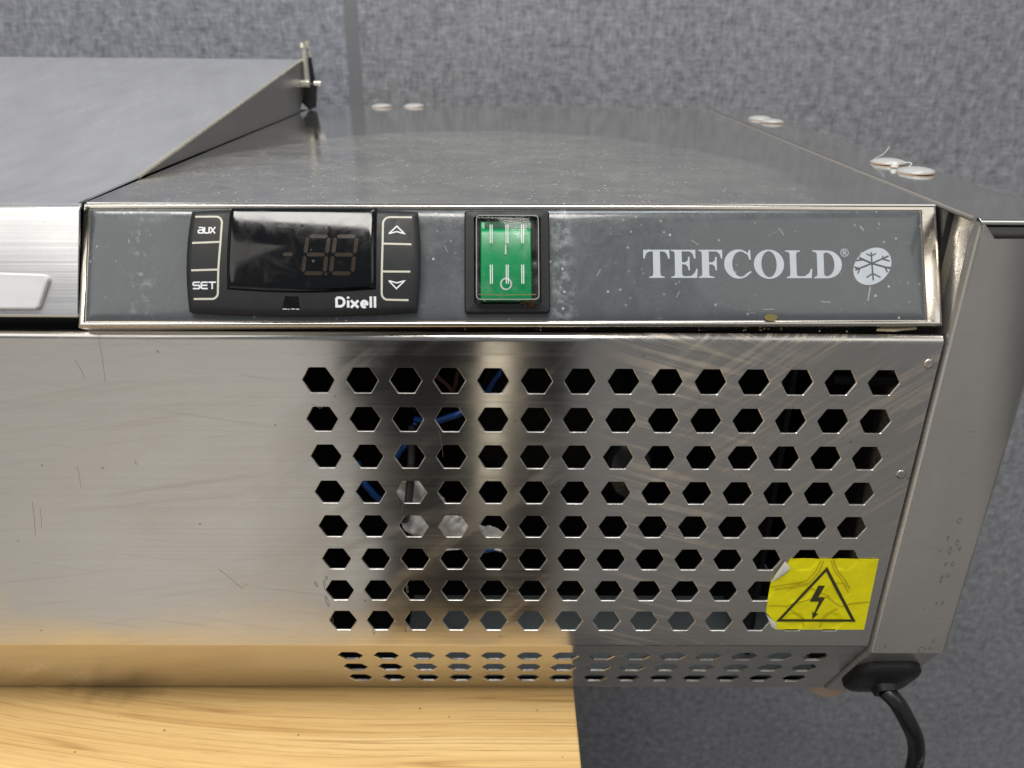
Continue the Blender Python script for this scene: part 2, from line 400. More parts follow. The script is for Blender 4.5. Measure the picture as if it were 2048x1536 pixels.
def fabric_material(name, a, b):
    M = Mat(name)
    h = M.noise(M.map((90, 90, 380)), 1.0, 4, .72, .15); w = M.noise(M.map((380, 380, 90)), 1.0, 4, .72, .15)
    blot = M.noise(M.map((1,1,1)), 120, 3, .6); big = M.noise(M.map((1,1,1)), 12, 2, .5)
    yarn = M.noise(M.map((1,1,1)), 900, 2, .6)
    k = M.math('ADD', M.math('MULTIPLY', h, .34), M.math('MULTIPLY', w, .34))
    k = M.math('ADD', k, M.math('MULTIPLY', blot, .32))
    k = M.math('ADD', k, M.math('MULTIPLY', M.math('SUBTRACT', yarn, .5), .08))
    k = M.math('ADD', k, M.math('MULTIPLY', M.math('SUBTRACT', big, .5), .08))
    col = M.ramp(k, [(.40, a), (.51, tuple((p+q)/2 for p, q in zip(a, b))), (.62, b)])
    M.set(Base_Color=col, Roughness=.95, Normal=M.bump(yarn, .0006), Sheen_Weight=.1)
    return M.m
fabric = fabric_material('grey_heather_fabric', (.165,.168,.182), (.41,.42,.445))
fabric_blue = fabric_material('blue_grey_heather_fabric', (.165,.173,.202), (.42,.44,.50))
floor_mat = plain('grey_floor', (.21,.205,.20), .7); darkener_mat = plain('dark_reflection_sheet', (.025,.023,.022), .95)
joint_mat = plain('dark_joint', (.205,.21,.225), .9)

# ------------------------------------------------------------------ setting
b = MB(); b.box(-2500, 2500, -6000, 700, -910, -900); fl = b.build('floor', floor_mat); fl['kind'] = 'structure'
b = MB(); b.box(-2500, 2500, -6000, -160, -900, -893); cp_ = b.build('reflection_darkener', darkener_mat); cp_['kind'] = 'structure'  # unseen dark sheet added to darken what the front steel reflects
wall = empty('partition_wall', 'grey heather fabric partition wall standing behind the steel fridge', 'wall')
wall.location = (0, .46, 0)
def wp(name, x0, x1, y0, mat):
    b = MB(); b.box(x0, x1, y0, 40, -900, 900); o = b.build(name, mat, wall, bevel=2); return o
wp('fabric_panel', -1500, -68.5, 0, fabric_blue)
wp('fabric_panel', -58.5, 1500, 0, fabric)
b = MB(); b.box(-69.2, -57.8, .8, 36, -900, 900); b.build('joint_strip', joint_mat, wall)

table = empty('wooden_table', 'pale oak table carrying the left part of the steel fridge', 'table')
table.location = (0, 0, -.163)
b = MB(); b.box(-900, 93.4, -63, 400, -25, 0); b.build('table_top', oak, table, bevel=.8)
for y in (-5, 350):
    b = MB(); b.box(38, 88, y-25, y+25, -737, -25.5); b.build('leg', dark_steel, table, bevel=2)

# ------------------------------------------------------------------ the fridge
fr = empty('countertop_fridge', 'long stainless steel countertop fridge with perforated front and yellow warning sticker', 'fridge')

# --- perforated front panel: vertical sheet, rolled top edge, kicked-back foot
SL = math.atan2(14.0, 25.6); PT = 14.47; RH = 5.28
def prof(s):        # s measured down the sheet from the centre line of the first row of holes
    if s < -14.0:
        a = min((-14.0-s)/2.6, math.pi/2*.92); rest = max(0, (-14.0-s) - 2.6*math.pi/2*.92)
        y = 2.6*(1-math.cos(a)); z = 14.0 + 2.6*math.sin(a)
        return (y + rest*math.sin(a), z + rest*math.cos(a))
    if s <= 113.2: return (0, -s)
    a = min((s-113.2)/1.6, SL); rest = max(0, s-113.2-1.6*SL)
    return (1.6*(1-math.cos(a)) + rest*math.sin(a), -113.2-1.6*math.sin(a)-rest*math.cos(a))
def hexpts(cx, cs, n=2):
    pts = []
    for k in range(6):
        a = math.radians(60*k)
        for da in (-2.5, 2.5): 
            aa = a+math.radians(da); r = RH*.985
            pts.append((cx+r*math.cos(aa), cs+r*math.sin(aa)))
    return pts
b = MB(); F = lambda X, s: (X,) + prof(s)
s_top = [-17.9+k*.3 for k in range(13)] + [-14.0, -PT/2]
rows = [(k*PT, True) for k in range(8)]
s_rows = [-PT/2 + k*PT for k in range(9)]
s_mid = [s_rows[-1]] + [113.2+.1*k for k in range(9)] + [113.2+12.9-PT/2]
c0 = 113.2+13.2
s_ch = [c0-PT/2 + k*PT for k in range(4)]; s_mid[-1] = s_ch[0]
s_end = [s_ch[-1], 113.2+55.4]
colx = [-PT/2 + k*14.5 for k in range(15)]; colx[0] = -7.25
xs_left = [-420, -300, -200, -150, -110, -75, -45, -20, -7.25]
xs_right = [colx[-1], 205.3]
allX = xs_left + colx[1:] + [205.3]
def strip(sl, X):
    for s0, s1 in zip(sl, sl[1:]):
        for x0, x1 in zip(X, X[1:]): b.add([F(x0,s0),F(x1,s0),F(x1,s1),F(x0,s1)], [(0,1,2,3)])
strip(s_top, allX); strip(s_mid, allX); strip(s_end, allX)
for sl in (s_rows, s_ch):
    half = sorted(sl + [(p+q)/2 for p, q in zip(sl, sl[1:])])
    strip(half, xs_left); strip(half, xs_right)
    for s0, s1 in zip(sl, sl[1:]):
        for x0, x1 in zip(colx, colx[1:]):
            cx, cs = (x0+x1)/2, (s0+s1)/2; H = hexpts(cx, cs)
            C = [(x1,cs),(x1,s1),(x0,s1),(x0,cs),(x0,s0),(x1,s0)]
            vs = [F(*p) for p in H] + [F(*p) for p in C]
            # hex corners: 0 right, 1 lower right, 2 lower left, 3 left, 4 upper left, 5 upper right
            f = []
            for k in range(6):
                i0, i1, i2 = 2*k, 2*k+1, (2*k+2) % 12
                ck, cn = 12+k, 12+(k+1) % 6
                f.append((i0, ck, i1)); f.append((i1, ck, cn, i2))
            b.add(vs, f)
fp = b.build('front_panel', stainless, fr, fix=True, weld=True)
# make the sheet face the viewer before giving it thickness
me = fp.data
if sum(p.normal.y*p.area for p in me.polygons) > 0:
    me.flip_normals()
me.materials.append(rim_steel)
so = fp.modifiers.new('sheet', 'SOLIDIFY'); so.thickness = 1.0*MM; so.offset = -1; so.material_offset_rim = 1
bv = fp.modifiers.new('edge', 'BEVEL'); bv.width = .26*MM; bv.segments = 1; bv.material = 1; bv.limit_method = 'ANGLE'; bv.angle_limit = math.radians(60)

# dents pressed by spot welds
for (x, z) in ((202.0, 7.0), (201.8, -35.3)):
    b = MB(); b.lathe([(1.8,0),(1.6,.25),(1.0,.4),(.3,.15)], (0,0,0), 14)
    b.v = [(x+p[0], -p[2], z+p[1]) for p in b.v]; b.build('weld_mark', stainless, fp, smooth=60)
# drips that dried on the sheet left of and between the holes
def drip(x, z, ln, w, tilt, parent=fp, y=-.06):
    b = MB(); pts = []
    for (px, pz) in arc(0, 0, w/2, ln/2, 0, 340, 14):
        pts.append((x + px + pz*tilt, z + pz))
    b.ribbon(pts, .2, lambda a, c: (a, y, c)); b.build('drip_mark', drip_mat, parent)
drip_mat = plain('dried_drip', (.15,.135,.115), .5)
sb = MB()
for (x0, z0, x1, z1, w) in ((-69.5,16.5,-70.6,-1,.1),(-106.1,-48,-108.6,-63,.12),(-104,-51,-105.5,-59,.1),(-78.9,6.9,-77,0,.1),(-44.3,-77,-36.8,-86,.12),(-36.8,-86,-34.5,-84,.12),(-66.6,-31.2,-66.4,-32.6,.3),(-87,-33,-87.6,-42,.08),(-3.2,-8.6,-.5,-10.3,.14),(-.5,-10.3,1.4,-9.2,.12),(39.6,-18.8,40.6,-29,.12),(26,-46,25,-52,.1)):
    sb.ribbon([(x0,z0),((x0+x1)/2+.2,(z0+z1)/2),(x1,z1)], w, lambda a, c: (a, -.06, c))
o = sb.build('hairline_scratches', scratch_mat, fp); o['kind'] = 'stuff'
for d in ((-4.5,-81,1.6,.7,-.1),(-8.6,-84,2.2,.8,-.3),(-5.4,-84.5,4.5,.8,-.05),(-5.2,-92,4.6,.9,-.2),(-4.2,-101,2.6,1,-.1),(11.6,-106.5,3.2,.9,0),(23.8,-104.5,4.6,.5,-.05),(23.2,-94,5,.4,-.05),(25.5,-86,3.6,.6,-.05)):
    drip(*d)

# --- dark inside of the unit with what shows through the holes
b = MB()
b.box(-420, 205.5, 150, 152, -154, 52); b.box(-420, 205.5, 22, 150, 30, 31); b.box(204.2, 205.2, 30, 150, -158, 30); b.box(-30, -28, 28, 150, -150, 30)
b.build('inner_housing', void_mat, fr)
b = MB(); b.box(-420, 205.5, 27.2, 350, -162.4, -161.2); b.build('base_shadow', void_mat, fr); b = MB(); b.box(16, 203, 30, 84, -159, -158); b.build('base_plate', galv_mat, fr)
b = MB(); b.box(-415, 205, 8, 12, 10, 24); b.build('gap_seal', rubber, fr)
b = MB(); b.tube([(84, 148, -50), (84, 95, -50)], 46, 40); b.tube([(84, 95, -50), (84, 88, -50)], 34, 32)
b.build('compressor', void_mat, fr, smooth=40)
b = MB(); b.box(171, 173, 34, 120, -150, 25); b.build('condenser', black_plastic, fr)
b = MB()
pts = [(200, 40, 4+.0)]; 
b.tube([(180, 20, -7.2), (205, 20, -8)], 2.2, 12); b.build('pipe', black_plastic, fr, smooth=40)
def wire(name, pts, r, mat):
    P = [Vector(p) for p in pts]; out = []
    for i in range(len(P)-1):
        p0, p1, p2, p3 = P[max(i-1,0)], P[i], P[i+1], P[min(i+2,len(P)-1)]
        for k in range(6):
            t = k/6; out.append(.5*((2*p1)+(p2-p0)*t+(2*p0-5*p1+4*p2-p3)*t*t+(3*p1-p0-3*p2+p3)*t**3))
    out.append(P[-1]); b = MB(); b.tube(out, r, 8); o = b.build(name, mat, fr, smooth=60)
    if mat is brown_wire: o["label"] = "thin brown wire behind the top row of holes"
    return o
def flat(pts, y=8): return [(p[0], y+(p[2] if len(p) > 2 else 0), p[1]) for p in pts]
wire('wire', flat([(53,-14,6),(55.8,-8),(57.8,-4),(59.3,-1.8),(60.8,1),(63,9,4)]), 1.0, blue_wire)
wire('wire', flat([(30,-21,5),(37.4,-19.2),(42.1,-17.7),(46.8,-15.7),(54,-13,6)]), 1.2, blue_wire)
wire('wire', flat([(8,-38,4),(10.5,-43.8),(12.4,-47),(14.6,-50.2),(18.5,-53.6),(24,-57,6)]), 1.3, blue_wire)
wire('wire', flat([(48,-71,5),(52.4,-74.2),(57.9,-73.4),(63,-73.8),(70,-72,6)]), 1.0, blue_wire)
wire('wire', flat([(20,-38,4),(22.8,-34.2),(25,-31),(27,-28),(30,-22,4)]), .9, blue_wire)
wire('wire', flat([(36,3,4),(39,-2.4),(41.4,-4.8),(44.2,-8.5),(45,-14,5)], 9), .8, brown_wire)
wire('wire', flat([(46.5,3,4),(45.5,-1.9),(44.9,-5.2),(43.6,-8.5),(42,-14,5)], 10), .8, brown_wire)
wire('strap', flat([(29.6,-20,3),(29.3,-28,1),(28.6,-38),(28.1,-43.4,-1),(27.3,-49,-1),(26.4,-54,-1),(25,-60,4)], 3.4), 1.5, rubber)
BP = [(21.0,-42.3),(33.8,-42.3),(40.0,-49.7),(41.7,-56.3),(50.0,-60.7),(64.1,-64.4),(64.2,-73.1),(37.4,-73.7),(30.9,-68.2),(24.2,-63.0),(20.3,-55.3)]
bm_ = bmesh.new(); st_ = .33
def inside_poly(x, z):
    c = False; n = len(BP)
    for i in range(n):
        (x1, z1), (x2, z2) = BP[i], BP[i-1]
        if (z1 > z) != (z2 > z) and x < (x2-x1)*(z-z1)/(z2-z1)+x1: c = not c
    return c
b = MB(); idx = {}
def bp(i, k):
    if (i, k) not in idx:
        x, z = 19+i*st_, -41-k*st_
        idx[(i, k)] = len(b.v); b.v.append((x, 7.0 + noise.noise(Vector((x*.16, z*.16, 3)))*3.0 + noise.noise(Vector((x*.45, z*.45, 9)))*.9, z))
    return idx[(i, k)]
for i in range(142):
    for k in range(101):
        if inside_poly(19+(i+.5)*st_, -41-(k+.5)*st_): b.f.append((bp(i,k), bp(i+1,k), bp(i+1,k+1), bp(i,k+1)))
bm_.free()
o = b.build('plastic_bag', bag_mat, fr, smooth=70); so = o.modifiers.new('sheet', 'SOLIDIFY'); so.thickness = .3*MM
b = MB(); b.lathe([(9,0),(8,3),(4,4.5),(1,5)], (0,0,0), 24); b.v = [(113+p[0], 40-p[2], -56+p[1]*1.6) for p in b.v]; b.build('fan_hub', fan_mat, fr, smooth=50)

# --- worktop
b = MB()
fy = lambda x: 15.8 + (x+73.8)*.0205
def topf(u, v):
    x = -73.6 + u*278.6; y0 = fy(x)
    return (x, y0+1.2 + v*(362-y0-1.2), 54.9)
b.grid(1, 1, topf, lambda u, v: (topf(u, v)[0], topf(u, v)[1], 53.4)); b.build('top_plate', worktop_steel, fr, bevel=.5)
b = MB(); b.tube([(205.9, 1.5, 54.6), (205.5, 120, 54.6), (205.2, 342, 54.6)], .85, 8); b.build('seam_bead', seal_mat, fr, smooth=60)
b = MB(); b.box(-420, 236, 362.5, 366, -160, 53); b.build('back_plate', dark_steel, fr, bevel=.5)

# --- side panel: cap, front flange with a slot cut at the top, kicked-back foot
sp = MB()
prf = [(206.7, 8.5), (206.7, 2.4)] + [(206.7+2.0-2.0*math.cos(math.radians(a)), 2.4-2.4*math.sin(math.radians(a))) for a in (18,36,54,72)] + [(208.7, 0), (234.8, 0), (235.8, .3), (236.1, 1.2), (236.1, 345)]
zz = [49.0, -60, -116.6]
for z0, z1 in zip(zz, zz[1:]):
    for (xa, ya), (xb, yb) in zip(prf, prf[1:]): sp.add([(xa,ya,z0),(xb,yb,z0),(xb,yb,z1),(xa,ya,z1)], [(0,1,2,3)])
# pieces each side of the slot
sp.add([(208.7,0,49),(212.7,0,49),(208.2,0,53.9),(207.2,.2,54.2)], [(0,1,2,3)])
sp.add([(206.7,8.5,49),(206.7,2.4,49),(206.9,2.4,53.8)], [(0,1,2)])
pf2 = prf[1:7]
for i in range(len(pf2)-1):
    (xa, ya), (xb, yb) = pf2[i], pf2[i+1]; sp.add([(xa,ya,49),(xb,yb,49),(min(xb,207.6),yb,54),(min(xa,207.6),ya,54)], [(0,1,2,3)])
sp.add([(231.5,0,49),(234.8,0,49),(234.8,0,54),(234.0,0,54)], [(0,1,2,3)])
sp.add([(236.1,1.2,49),(236.1,345,49),(236.1,345,54),(236.1,1.2,54),(234.8,0,49),(234.8,0,54)], [(0,1,2,3),(4,0,3,5)])
side = sp.build('side_panel', stainless_side, fr, smooth=40, weld=True)
so = side.modifiers.new('sheet', 'SOLIDIFY'); so.thickness = .9*MM; so.offset = 0; wnorm(side)
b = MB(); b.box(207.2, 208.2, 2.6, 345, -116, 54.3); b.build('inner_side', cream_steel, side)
b = MB(); b.box(205.0, 207.1, 15.0, 26, 17, 54.2); b.build('joint_seal', rubber, fr)
b = MB()
cp = [(0,53.2),(-.3,53.3),(-.5,53.7),(-.35,54.5),(.3,55.0),(1.2,55.3),(345,55.3)]
for (ya,za),(yb,zb) in zip(cp, cp[1:]): b.add([(207.2,ya,za),(236.4,ya,za),(236.4,yb,zb),(207.2,yb,zb)], [(0,1,2,3)])
o = b.build('cap', worktop_steel, side, smooth=50, weld=True); so = o.modifiers.new('sheet', 'SOLIDIFY'); so.thickness = .7*MM; so.offset = -1; wnorm(o)
b = MB(); b.box(209, 235, 2.5, 4, 45, 52); b.build('slot_back', dark_steel, side)
# foot of the side panel, set back under the flange
ch = MB(); T = Vector((0, math.sin(SL), -math.cos(SL))); NO = Vector((0, -math.cos(SL), -math.sin(SL)))
def cf(x, s, h): p = Vector((x, 1.2, -116.2)) + T*s + NO*h; return tuple(p)
pc = [(206.9, -9), (206.9, -2.2), (207.3, -1.0), (208.2, -.3), (209.4, 0), (236, 0), (236, -9)]
for (xa,ha),(xb,hb) in zip(pc, pc[1:]): ch.add([cf(xa,0,ha),cf(xb,0,hb),cf(xb,54,hb),cf(xa,54,ha)], [(0,1,2,3)])
o = ch.build('kick_plate', stainless_side, side, smooth=50, weld=True); so = o.modifiers.new('sheet', 'SOLIDIFY'); so.thickness = .8*MM; so.offset = 0; wnorm(o)
b = MB(); b.box(206.8, 236, 27.5, 350, -163.2, -162.2); b.build('side_base', dark_steel, side)

for (x, z, l, w, t) in ((226.9,-54.3,2.4,1.6,0),(224.5,-61.9,1.8,.7,0),(226.6,-67.5,3.6,.9,-.1),(228.4,-64,2.6,1.0,-.1),(229.8,-66.5,1.8,.7,0),(226.5,-73.5,1.6,1,0),(228.9,-73.5,2.0,1.0,0),(226.4,-80.5,3.6,.5,0),(228.4,-78.9,1.6,1.3,.2),(229.5,-91.9,1.8,.7,0),(227.2,-92,1.4,.5,0),(226.6,-115.0,3.0,2.8,0),(229.6,-114.3,1.3,1.1,0),(230.2,-110.5,1.7,.7,-.2),(211.9,-113.2,1.2,1,0)):
    drip(x, z, l, w, t, side, -.5)

# --- cable gland and cord
b = MB(); gl = roundrect(208.6, 235.2, 13, 44, 8, 5)
gr = lambda k, h: (lambda x, s: cf(222+(x-222)*k, 28.5+(s-28.5)*k, h))
lay = [(1.0, .2), (1.0, 2.6), (.97, 3.6), (.88, 4.6), (.55, 5.2), (.34, 6.4), (.30, 9.0)]
vs = [gr(k, h)(*p) for k, h in lay for p in gl]; n = len(gl)
fs = [(i*n+j, i*n+(j+1)%n, (i+1)*n+(j+1)%n, (i+1)*n+j) for i in range(len(lay)-1) for j in range(n)] + [tuple(range(n))[::-1], tuple((len(lay)-1)*n+j for j in range(n))]
b.add(vs, fs); gland = b.build('cable_gland', black_plastic, fr, smooth=45)
b = MB()
p0 = cf(222, 28.5, 8); cp = [p0, (226, 4, -148), (232, 2, -157.5), (237.5, 3, -168), (241.5, 5, -181), (243.2, 7, -196), (242.5, 10, -215), (240, 18, -260), (238, 40, -330), (240, 80, -430)]
P = [Vector(p) for p in cp]; out = []
for i in range(len(P)-1):
    a0, a1, a2, a3 = P[max(i-1,0)], P[i], P[i+1], P[min(i+2,len(P)-1)]
    for k in range(8):
        t = k/8; out.append(.5*((2*a1)+(a2-a0)*t+(2*a0-5*a1+4*a2-a3)*t*t+(3*a1-a0-3*a2+a3)*t**3))
out.append(P[-1]); b.tube(out, 3.45, 20); b.build('power_cord', cord_mat, fr, smooth=60)
for (x, y) in ((214.5, 46), (214.5, 320)):
    b = MB(); b.lathe([(9,-14.5),(11,-13.5),(11,-3),(10,-.5),(10,0)], (x, y, -163.3), 28); b.build('foot', foot_mat, fr, smooth=40)

# --- lid at the left: front lip with pale grip, flat front strip, rising cover, triangular cheek
lid = MB()
lp = [(14,22),(.2,22),(-.3,22.4),(-.3,23),(11.2,53.4),(11.9,54.2),(13.2,54.7),(14.2,54.71),(58.5,55.2),(329,86.2),(331,85.6),(332,70)]
lx_ = lambda y, z: -74.35 if y > 14 else (-72.7 if z > 50 else -74.2)
for (ya,za),(yb,zb) in zip(lp, lp[1:]): lid.add([(-420,ya,za),(lx_(ya,za),ya,za),(lx_(yb,zb),yb,zb),(-420,yb,zb)], [(0,1,2,3)])
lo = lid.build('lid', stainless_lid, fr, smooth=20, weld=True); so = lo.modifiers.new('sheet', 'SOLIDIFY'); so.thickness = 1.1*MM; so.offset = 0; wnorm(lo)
b = MB(); T3 = [(60,55.2),(310,55.2),(326,66),(328.5,85.2)]
b.prism(T3, lambda y, z: (-74.5, y, z), lambda y, z: (-75.6, y, z)); b.build('cheek', dark_steel, lo)
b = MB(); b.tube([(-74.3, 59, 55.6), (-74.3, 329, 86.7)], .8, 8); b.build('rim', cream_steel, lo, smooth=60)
LU = Vector((0, 11.5, 30.4)).normalized(); LN = Vector((0, -LU.z, LU.y))
def lf(x, s, h): p = Vector((0, -.3, 23)) + LU*s + LN*h; return (x, p.y, p.z)
b = MB(); poly = [(-420,1.2),(-86.5,1.2),(-85.3,2.2),(-82.2,10.6),(-82.8,11.8),(-84.4,12.4),(-104,13.0),(-420,13.2)]
cx, cy = -250, 6.5
b.prism(poly, lambda x, s: lf(x, s, 0.2), lambda x, s: lf(x, s, 2.2)); b.build('handle', handle_mat, lo, bevel=.9)
b = MB(); b.box(-420, -76, 13, 16, 10, 23); b.build('lid_gasket', void_mat, fr)
# hinge at the back corner of the lid
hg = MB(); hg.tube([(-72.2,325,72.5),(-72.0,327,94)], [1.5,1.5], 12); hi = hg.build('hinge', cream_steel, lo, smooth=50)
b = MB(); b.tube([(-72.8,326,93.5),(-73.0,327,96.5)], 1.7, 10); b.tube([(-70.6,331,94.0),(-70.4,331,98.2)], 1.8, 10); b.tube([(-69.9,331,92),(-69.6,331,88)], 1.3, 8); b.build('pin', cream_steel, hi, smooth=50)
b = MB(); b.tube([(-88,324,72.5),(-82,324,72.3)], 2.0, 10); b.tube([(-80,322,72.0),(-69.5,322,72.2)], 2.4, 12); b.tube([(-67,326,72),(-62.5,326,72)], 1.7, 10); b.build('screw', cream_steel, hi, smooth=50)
b = MB(); b.prism([(-70.8,72),(-67.5,72),(-69.2,90),(-70.8,93)], lambda x, z: (x,330,z), lambda x, z: (x,333,z))
b.prism([(-77,60),(-72,55),(-68,56.5),(-66,71),(-72,71.5),(-78,71)], lambda x, z: (x,326,z), lambda x, z: (x,331,z)); b.build('bracket', black_plastic, hi)
b = MB(); b.box(-80.5, -79, 326, 329, 74, 83); b.box(-83.5, -82.3, 326, 329, 74, 82); b.build('leaf', polished, hi, bevel=.3)

# --- white plug caps on the top
for (x, y) in ((-27,354),(-4.5,357),(222.4,284),(224.5,266),(225.7,107),(226.4,83.5)):
    b = MB(); z0 = 55.4 if x > 206 else 55.0
    b.lathe([(6.6,0),(7.1,.45),(6.8,.95),(5.5,1.55),(3.4,2.0),(1.2,2.2)], (0,0,0), 28)
    o = b.build('plug_cap', cap_mat, fr, smooth=50)
    b = MB(); b.lathe([(7.0,-.1),(7.2,.1),(7.15,.3)], (0,0,0), 28); b.build('rim', foot_mat, o)
    o.location = (x*MM, y*MM, z0*MM)
    o.rotation_euler = (random.uniform(-.04,.04), random.uniform(-.04,.04), 0)
wire('glue_thread', [(220,108,57), (224,109,59), (226.5,110,62), (230,112,66), (233,114,66.5)][:3], .12, glue_mat)
wire('glue_thread', [(226,95,57), (224.5,92,58), (227,89,58), (222,84,56.2)], .22, glue_mat)
b = MB(); b.lathe([(1.6,0),(1.5,1.2),(.8,2)], (223.5, 96, 55.6), 10); b.build('glue_blob', glue_mat, fr, smooth=60)

# ------------------------------------------------------------------ control strip (sloping face)
TL = Vector((-73.8, 15.8, 55.0)); CU = Vector((.99979, .02046, 0)); CV = Vector((.01002, -.48972, -.87182)); CN = Vector((.01784, -.87164, .48983))
def C(h=0): return lambda u, v: tuple(TL + CU*u + CV*v + CN*h)
cpn = MB(); WU = 278.3; WV = 40.4
# folded steel surround: outer roll, inner edge; built as a ring of strips
def ring(loop_list):
    vs = []; n = 4
    for (u0, u1, v0, v1, h) in loop_list:
        vs += [C(h)(u0,v0), C(h)(u1,v0), C(h)(u1,v1), C(h)(u0,v1)]
    fs = [(i*4+k, i*4+(k+1)%4, (i+1)*4+(k+1)%4, (i+1)*4+k) for i in range(len(loop_list)-1) for k in range(4)]
    cpn.add(vs, fs + [tuple((len(loop_list)-1)*4+k for k in range(4))])
ring([(0,WU,0,WV,-9),(0,WU,0,WV,-1.2),(.15,WU-.15,.15,WV-.15,-.5),(.6,WU-.6,.6,WV-.6,-.05),(1.1,WU-1.5,1.0,WV-1.0,0),(1.9,WU-5.2,1.7,WV-1.5,-.15),(2.1,WU-5.4,1.9,WV-1.8,-.6)])
cpo = cpn.build('control_strip', polished, fr, smooth=50, wn=True)
# vinyl overlay, its long edges rolled so they catch the light
lb = MB()
def lab(u, v):
    U = 2.0 + u*(WU-7.2); V = 1.75 + v*(WV-3.5); d = min(V-1.75, WV-1.75-V); e = min(U-2.0, WU-5.2-U)
    h = -.75 + .95*(1-math.exp(-d/1.3)) ; h = min(h, -.75 + 1.0*(1-math.exp(-e/1.5)))
    return C(h)(U, V)
def warp(t): return .5-.5*math.cos(math.pi*t)
us = lambda t: t
lb.grid(80, 40, lambda u, v: lab(.5-.5*math.cos(math.pi*u), .5-.5*math.cos(math.pi*v))); ov = lb.build('overlay', vinyl, cpo, smooth=60)

# lettering, traced at its real size on the face
lu = lambda x: 180.33 + (x-95)*.0447
lv = lambda y: 15.42 + (y-150)*.0449
LH = .30
def glyph(mbx, loops, h=LH): mbx.fill(loops, lambda x, y: C(h)(lu(x), lv(y)))
lt = MB()
glyph(lt, [[(95,148),(285,148),(287,215),(277,213),(266,180),(250,163),(217,160),(217,325),(222,340),(248,347),(248,355),(135,355),(135,347),(160,340),(165,325),(165,160),(132,163),(114,180),(104,213),(94,213)]])
glyph(lt, [[(295,148),(476,148),(476,213),(466,213),(455,178),(435,161),(376,160),(376,240),(400,240),(418,228),(423,200),(433,200),(433,300),(423,300),(418,272),(400,256),(376,255),(376,325),(382,339),(400,343),(440,341),(468,318),(480,288),(490,288),(484,355),(295,355),(295,347),(318,342),(324,328),(324,175),(318,161),(295,156)]])
glyph(lt, [[(497,148),(673,148),(673,213),(663,213),(652,178),(632,161),(574,160),(574,240),(598,240),(616,228),(621,200),(631,200),(631,300),(621,300),(616,272),(598,256),(574,255),(574,328),(580,341),(612,347),(612,355),(497,355),(497,347),(518,341),(522,328),(522,175),(517,161),(497,156)]])
outer = arc(790,253,105,108,-48,-318,30); inner = arc(806,253,62,93,-312,-56,26)
glyph(lt, [outer[:] + [(886,312),(878,304)] + inner + [(852,178),(864,198),(871,222),(881,222),(879,148),(870,148),(862,166)]])
glyph(lt, [arc(1014,254,111,108,0,350,34), arc(1014,254,56,96,0,350,30)])
glyph(lt, [[(1135,152),(1246,152),(1246,160),(1222,166),(1216,180),(1216,328),(1223,341),(1245,344),(1278,341),(1308,318),(1322,288),(1331,288),(1325,357),(1142,357),(1142,349),(1164,342),(1168,328),(1168,180),(1162,166),(1135,160)]])
glyph(lt, [[(1335,152),(1430,152)] + arc(1440,255,111,103,-90,90,20) + [(1342,358),(1342,350),(1364,343),(1368,328),(1368,180),(1362,166),(1335,160)], [(1418,176),(1432,168)] + arc(1436,255,60,88,-86,86,16) + [(1430,342),(1418,332)]])
lt.build('lettering', print_grey, ov)
rg = MB(); cc = (1574,168)
rg.ribbon(arc(*cc,28,28,0,345,22), 5, lambda x, y: C(LH)(lu(x), lv(y)), closed=True)
rg.ribbon([(1564,184),(1564,152),(1580,153),(1585,161),(1580,168),(1568,169)], 6, lambda x, y: C(LH)(lu(x), lv(y)))
rg.ribbon([(1574,171),(1587,184)], 6, lambda x, y: C(LH+.01)(lu(x), lv(y)))
rg.build('registered_mark', print_grey, ov)
# snow crystal emblem: pale leaning oval with the crystal standing out in grey
em = MB(); th = math.radians(-42); ov_pts = []
for k in range(44):
    a = 2*math.pi*k/44; ex, ey = 158*math.cos(a), 121*math.sin(a)
    ov_pts.append((1776 + ex*math.cos(th)-ey*math.sin(th), 269 + ex*math.sin(th)+ey*math.cos(th)))
glyph(em, [ov_pts]); em.build('emblem', print_grey, ov)
sf = MB(); q = lambda k: (lambda x, y: C(LH+.05+.01*k)(lu(x), lv(y))); k = 0
ctr = (1773, 247)
arms = [((1772,165),[(1735,176),(1770,192),(1808,174)]), ((1777,372),[(1728,352),(1776,322),(1832,350)]), ((1900,192),[(1856,192),(1852,214),(1906,230)]),
        ((1648,296),[(1640,274),(1682,286),(1664,322)]), ((1904,284),[(1912,278),(1868,276),(1884,312)]), ((1682,206),[(1680,200),(1700,220),(1656,226)])]
for tip, br in arms:
    sf.ribbon([ctr, tip], 11, q(k)); k += 1
    sf.ribbon(br, 9, q(k)); k += 1
emb_mat = plain('emblem_grey', (.085,.098,.11), .35)
sf.build('snow_crystal', emb_mat, ov)
st = MB(); st.fill([arc(221.5, 37.6, 2.2, 1.2, 0, 340, 12)], C(.13)); st.build('stain', rust_stain, ov)
sc = MB()
for (x, y, dx, dy, w) in ((1118,920,75,-2,6),(1045,915,8,0,5),(1730,490,14,-65,10),(905,870,20,-30,5)):
    pass
for (u, v, du, dv, w) in ((219,35,3.6,-.1,.22),(213.5,36.2,3,0,.12),(254.5,27.6,-1.0,4.6,.45),(192,29,-1.2,2.0,.2),(238,32.5,3.2,.1,.28),(196,12,2.5,1.8,.2),(225,8,1.6,2.4,.25),(252,7.4,1.1,1.5,.5),(258.2,6.2,.3,1.0,.35),(165,24,1.4,-2.2,.2),(116,14,.9,2.2,.15),(15,12,.6,1.4,.3)):
    sc.ribbon([(u,v),(u+du*.5,v+dv*.45),(u+du,v+dv)], w, C(.26))
sc.build('scratches', plain('scratch_white', (.34,.36,.38), .5), ov)['kind'] = 'stuff'

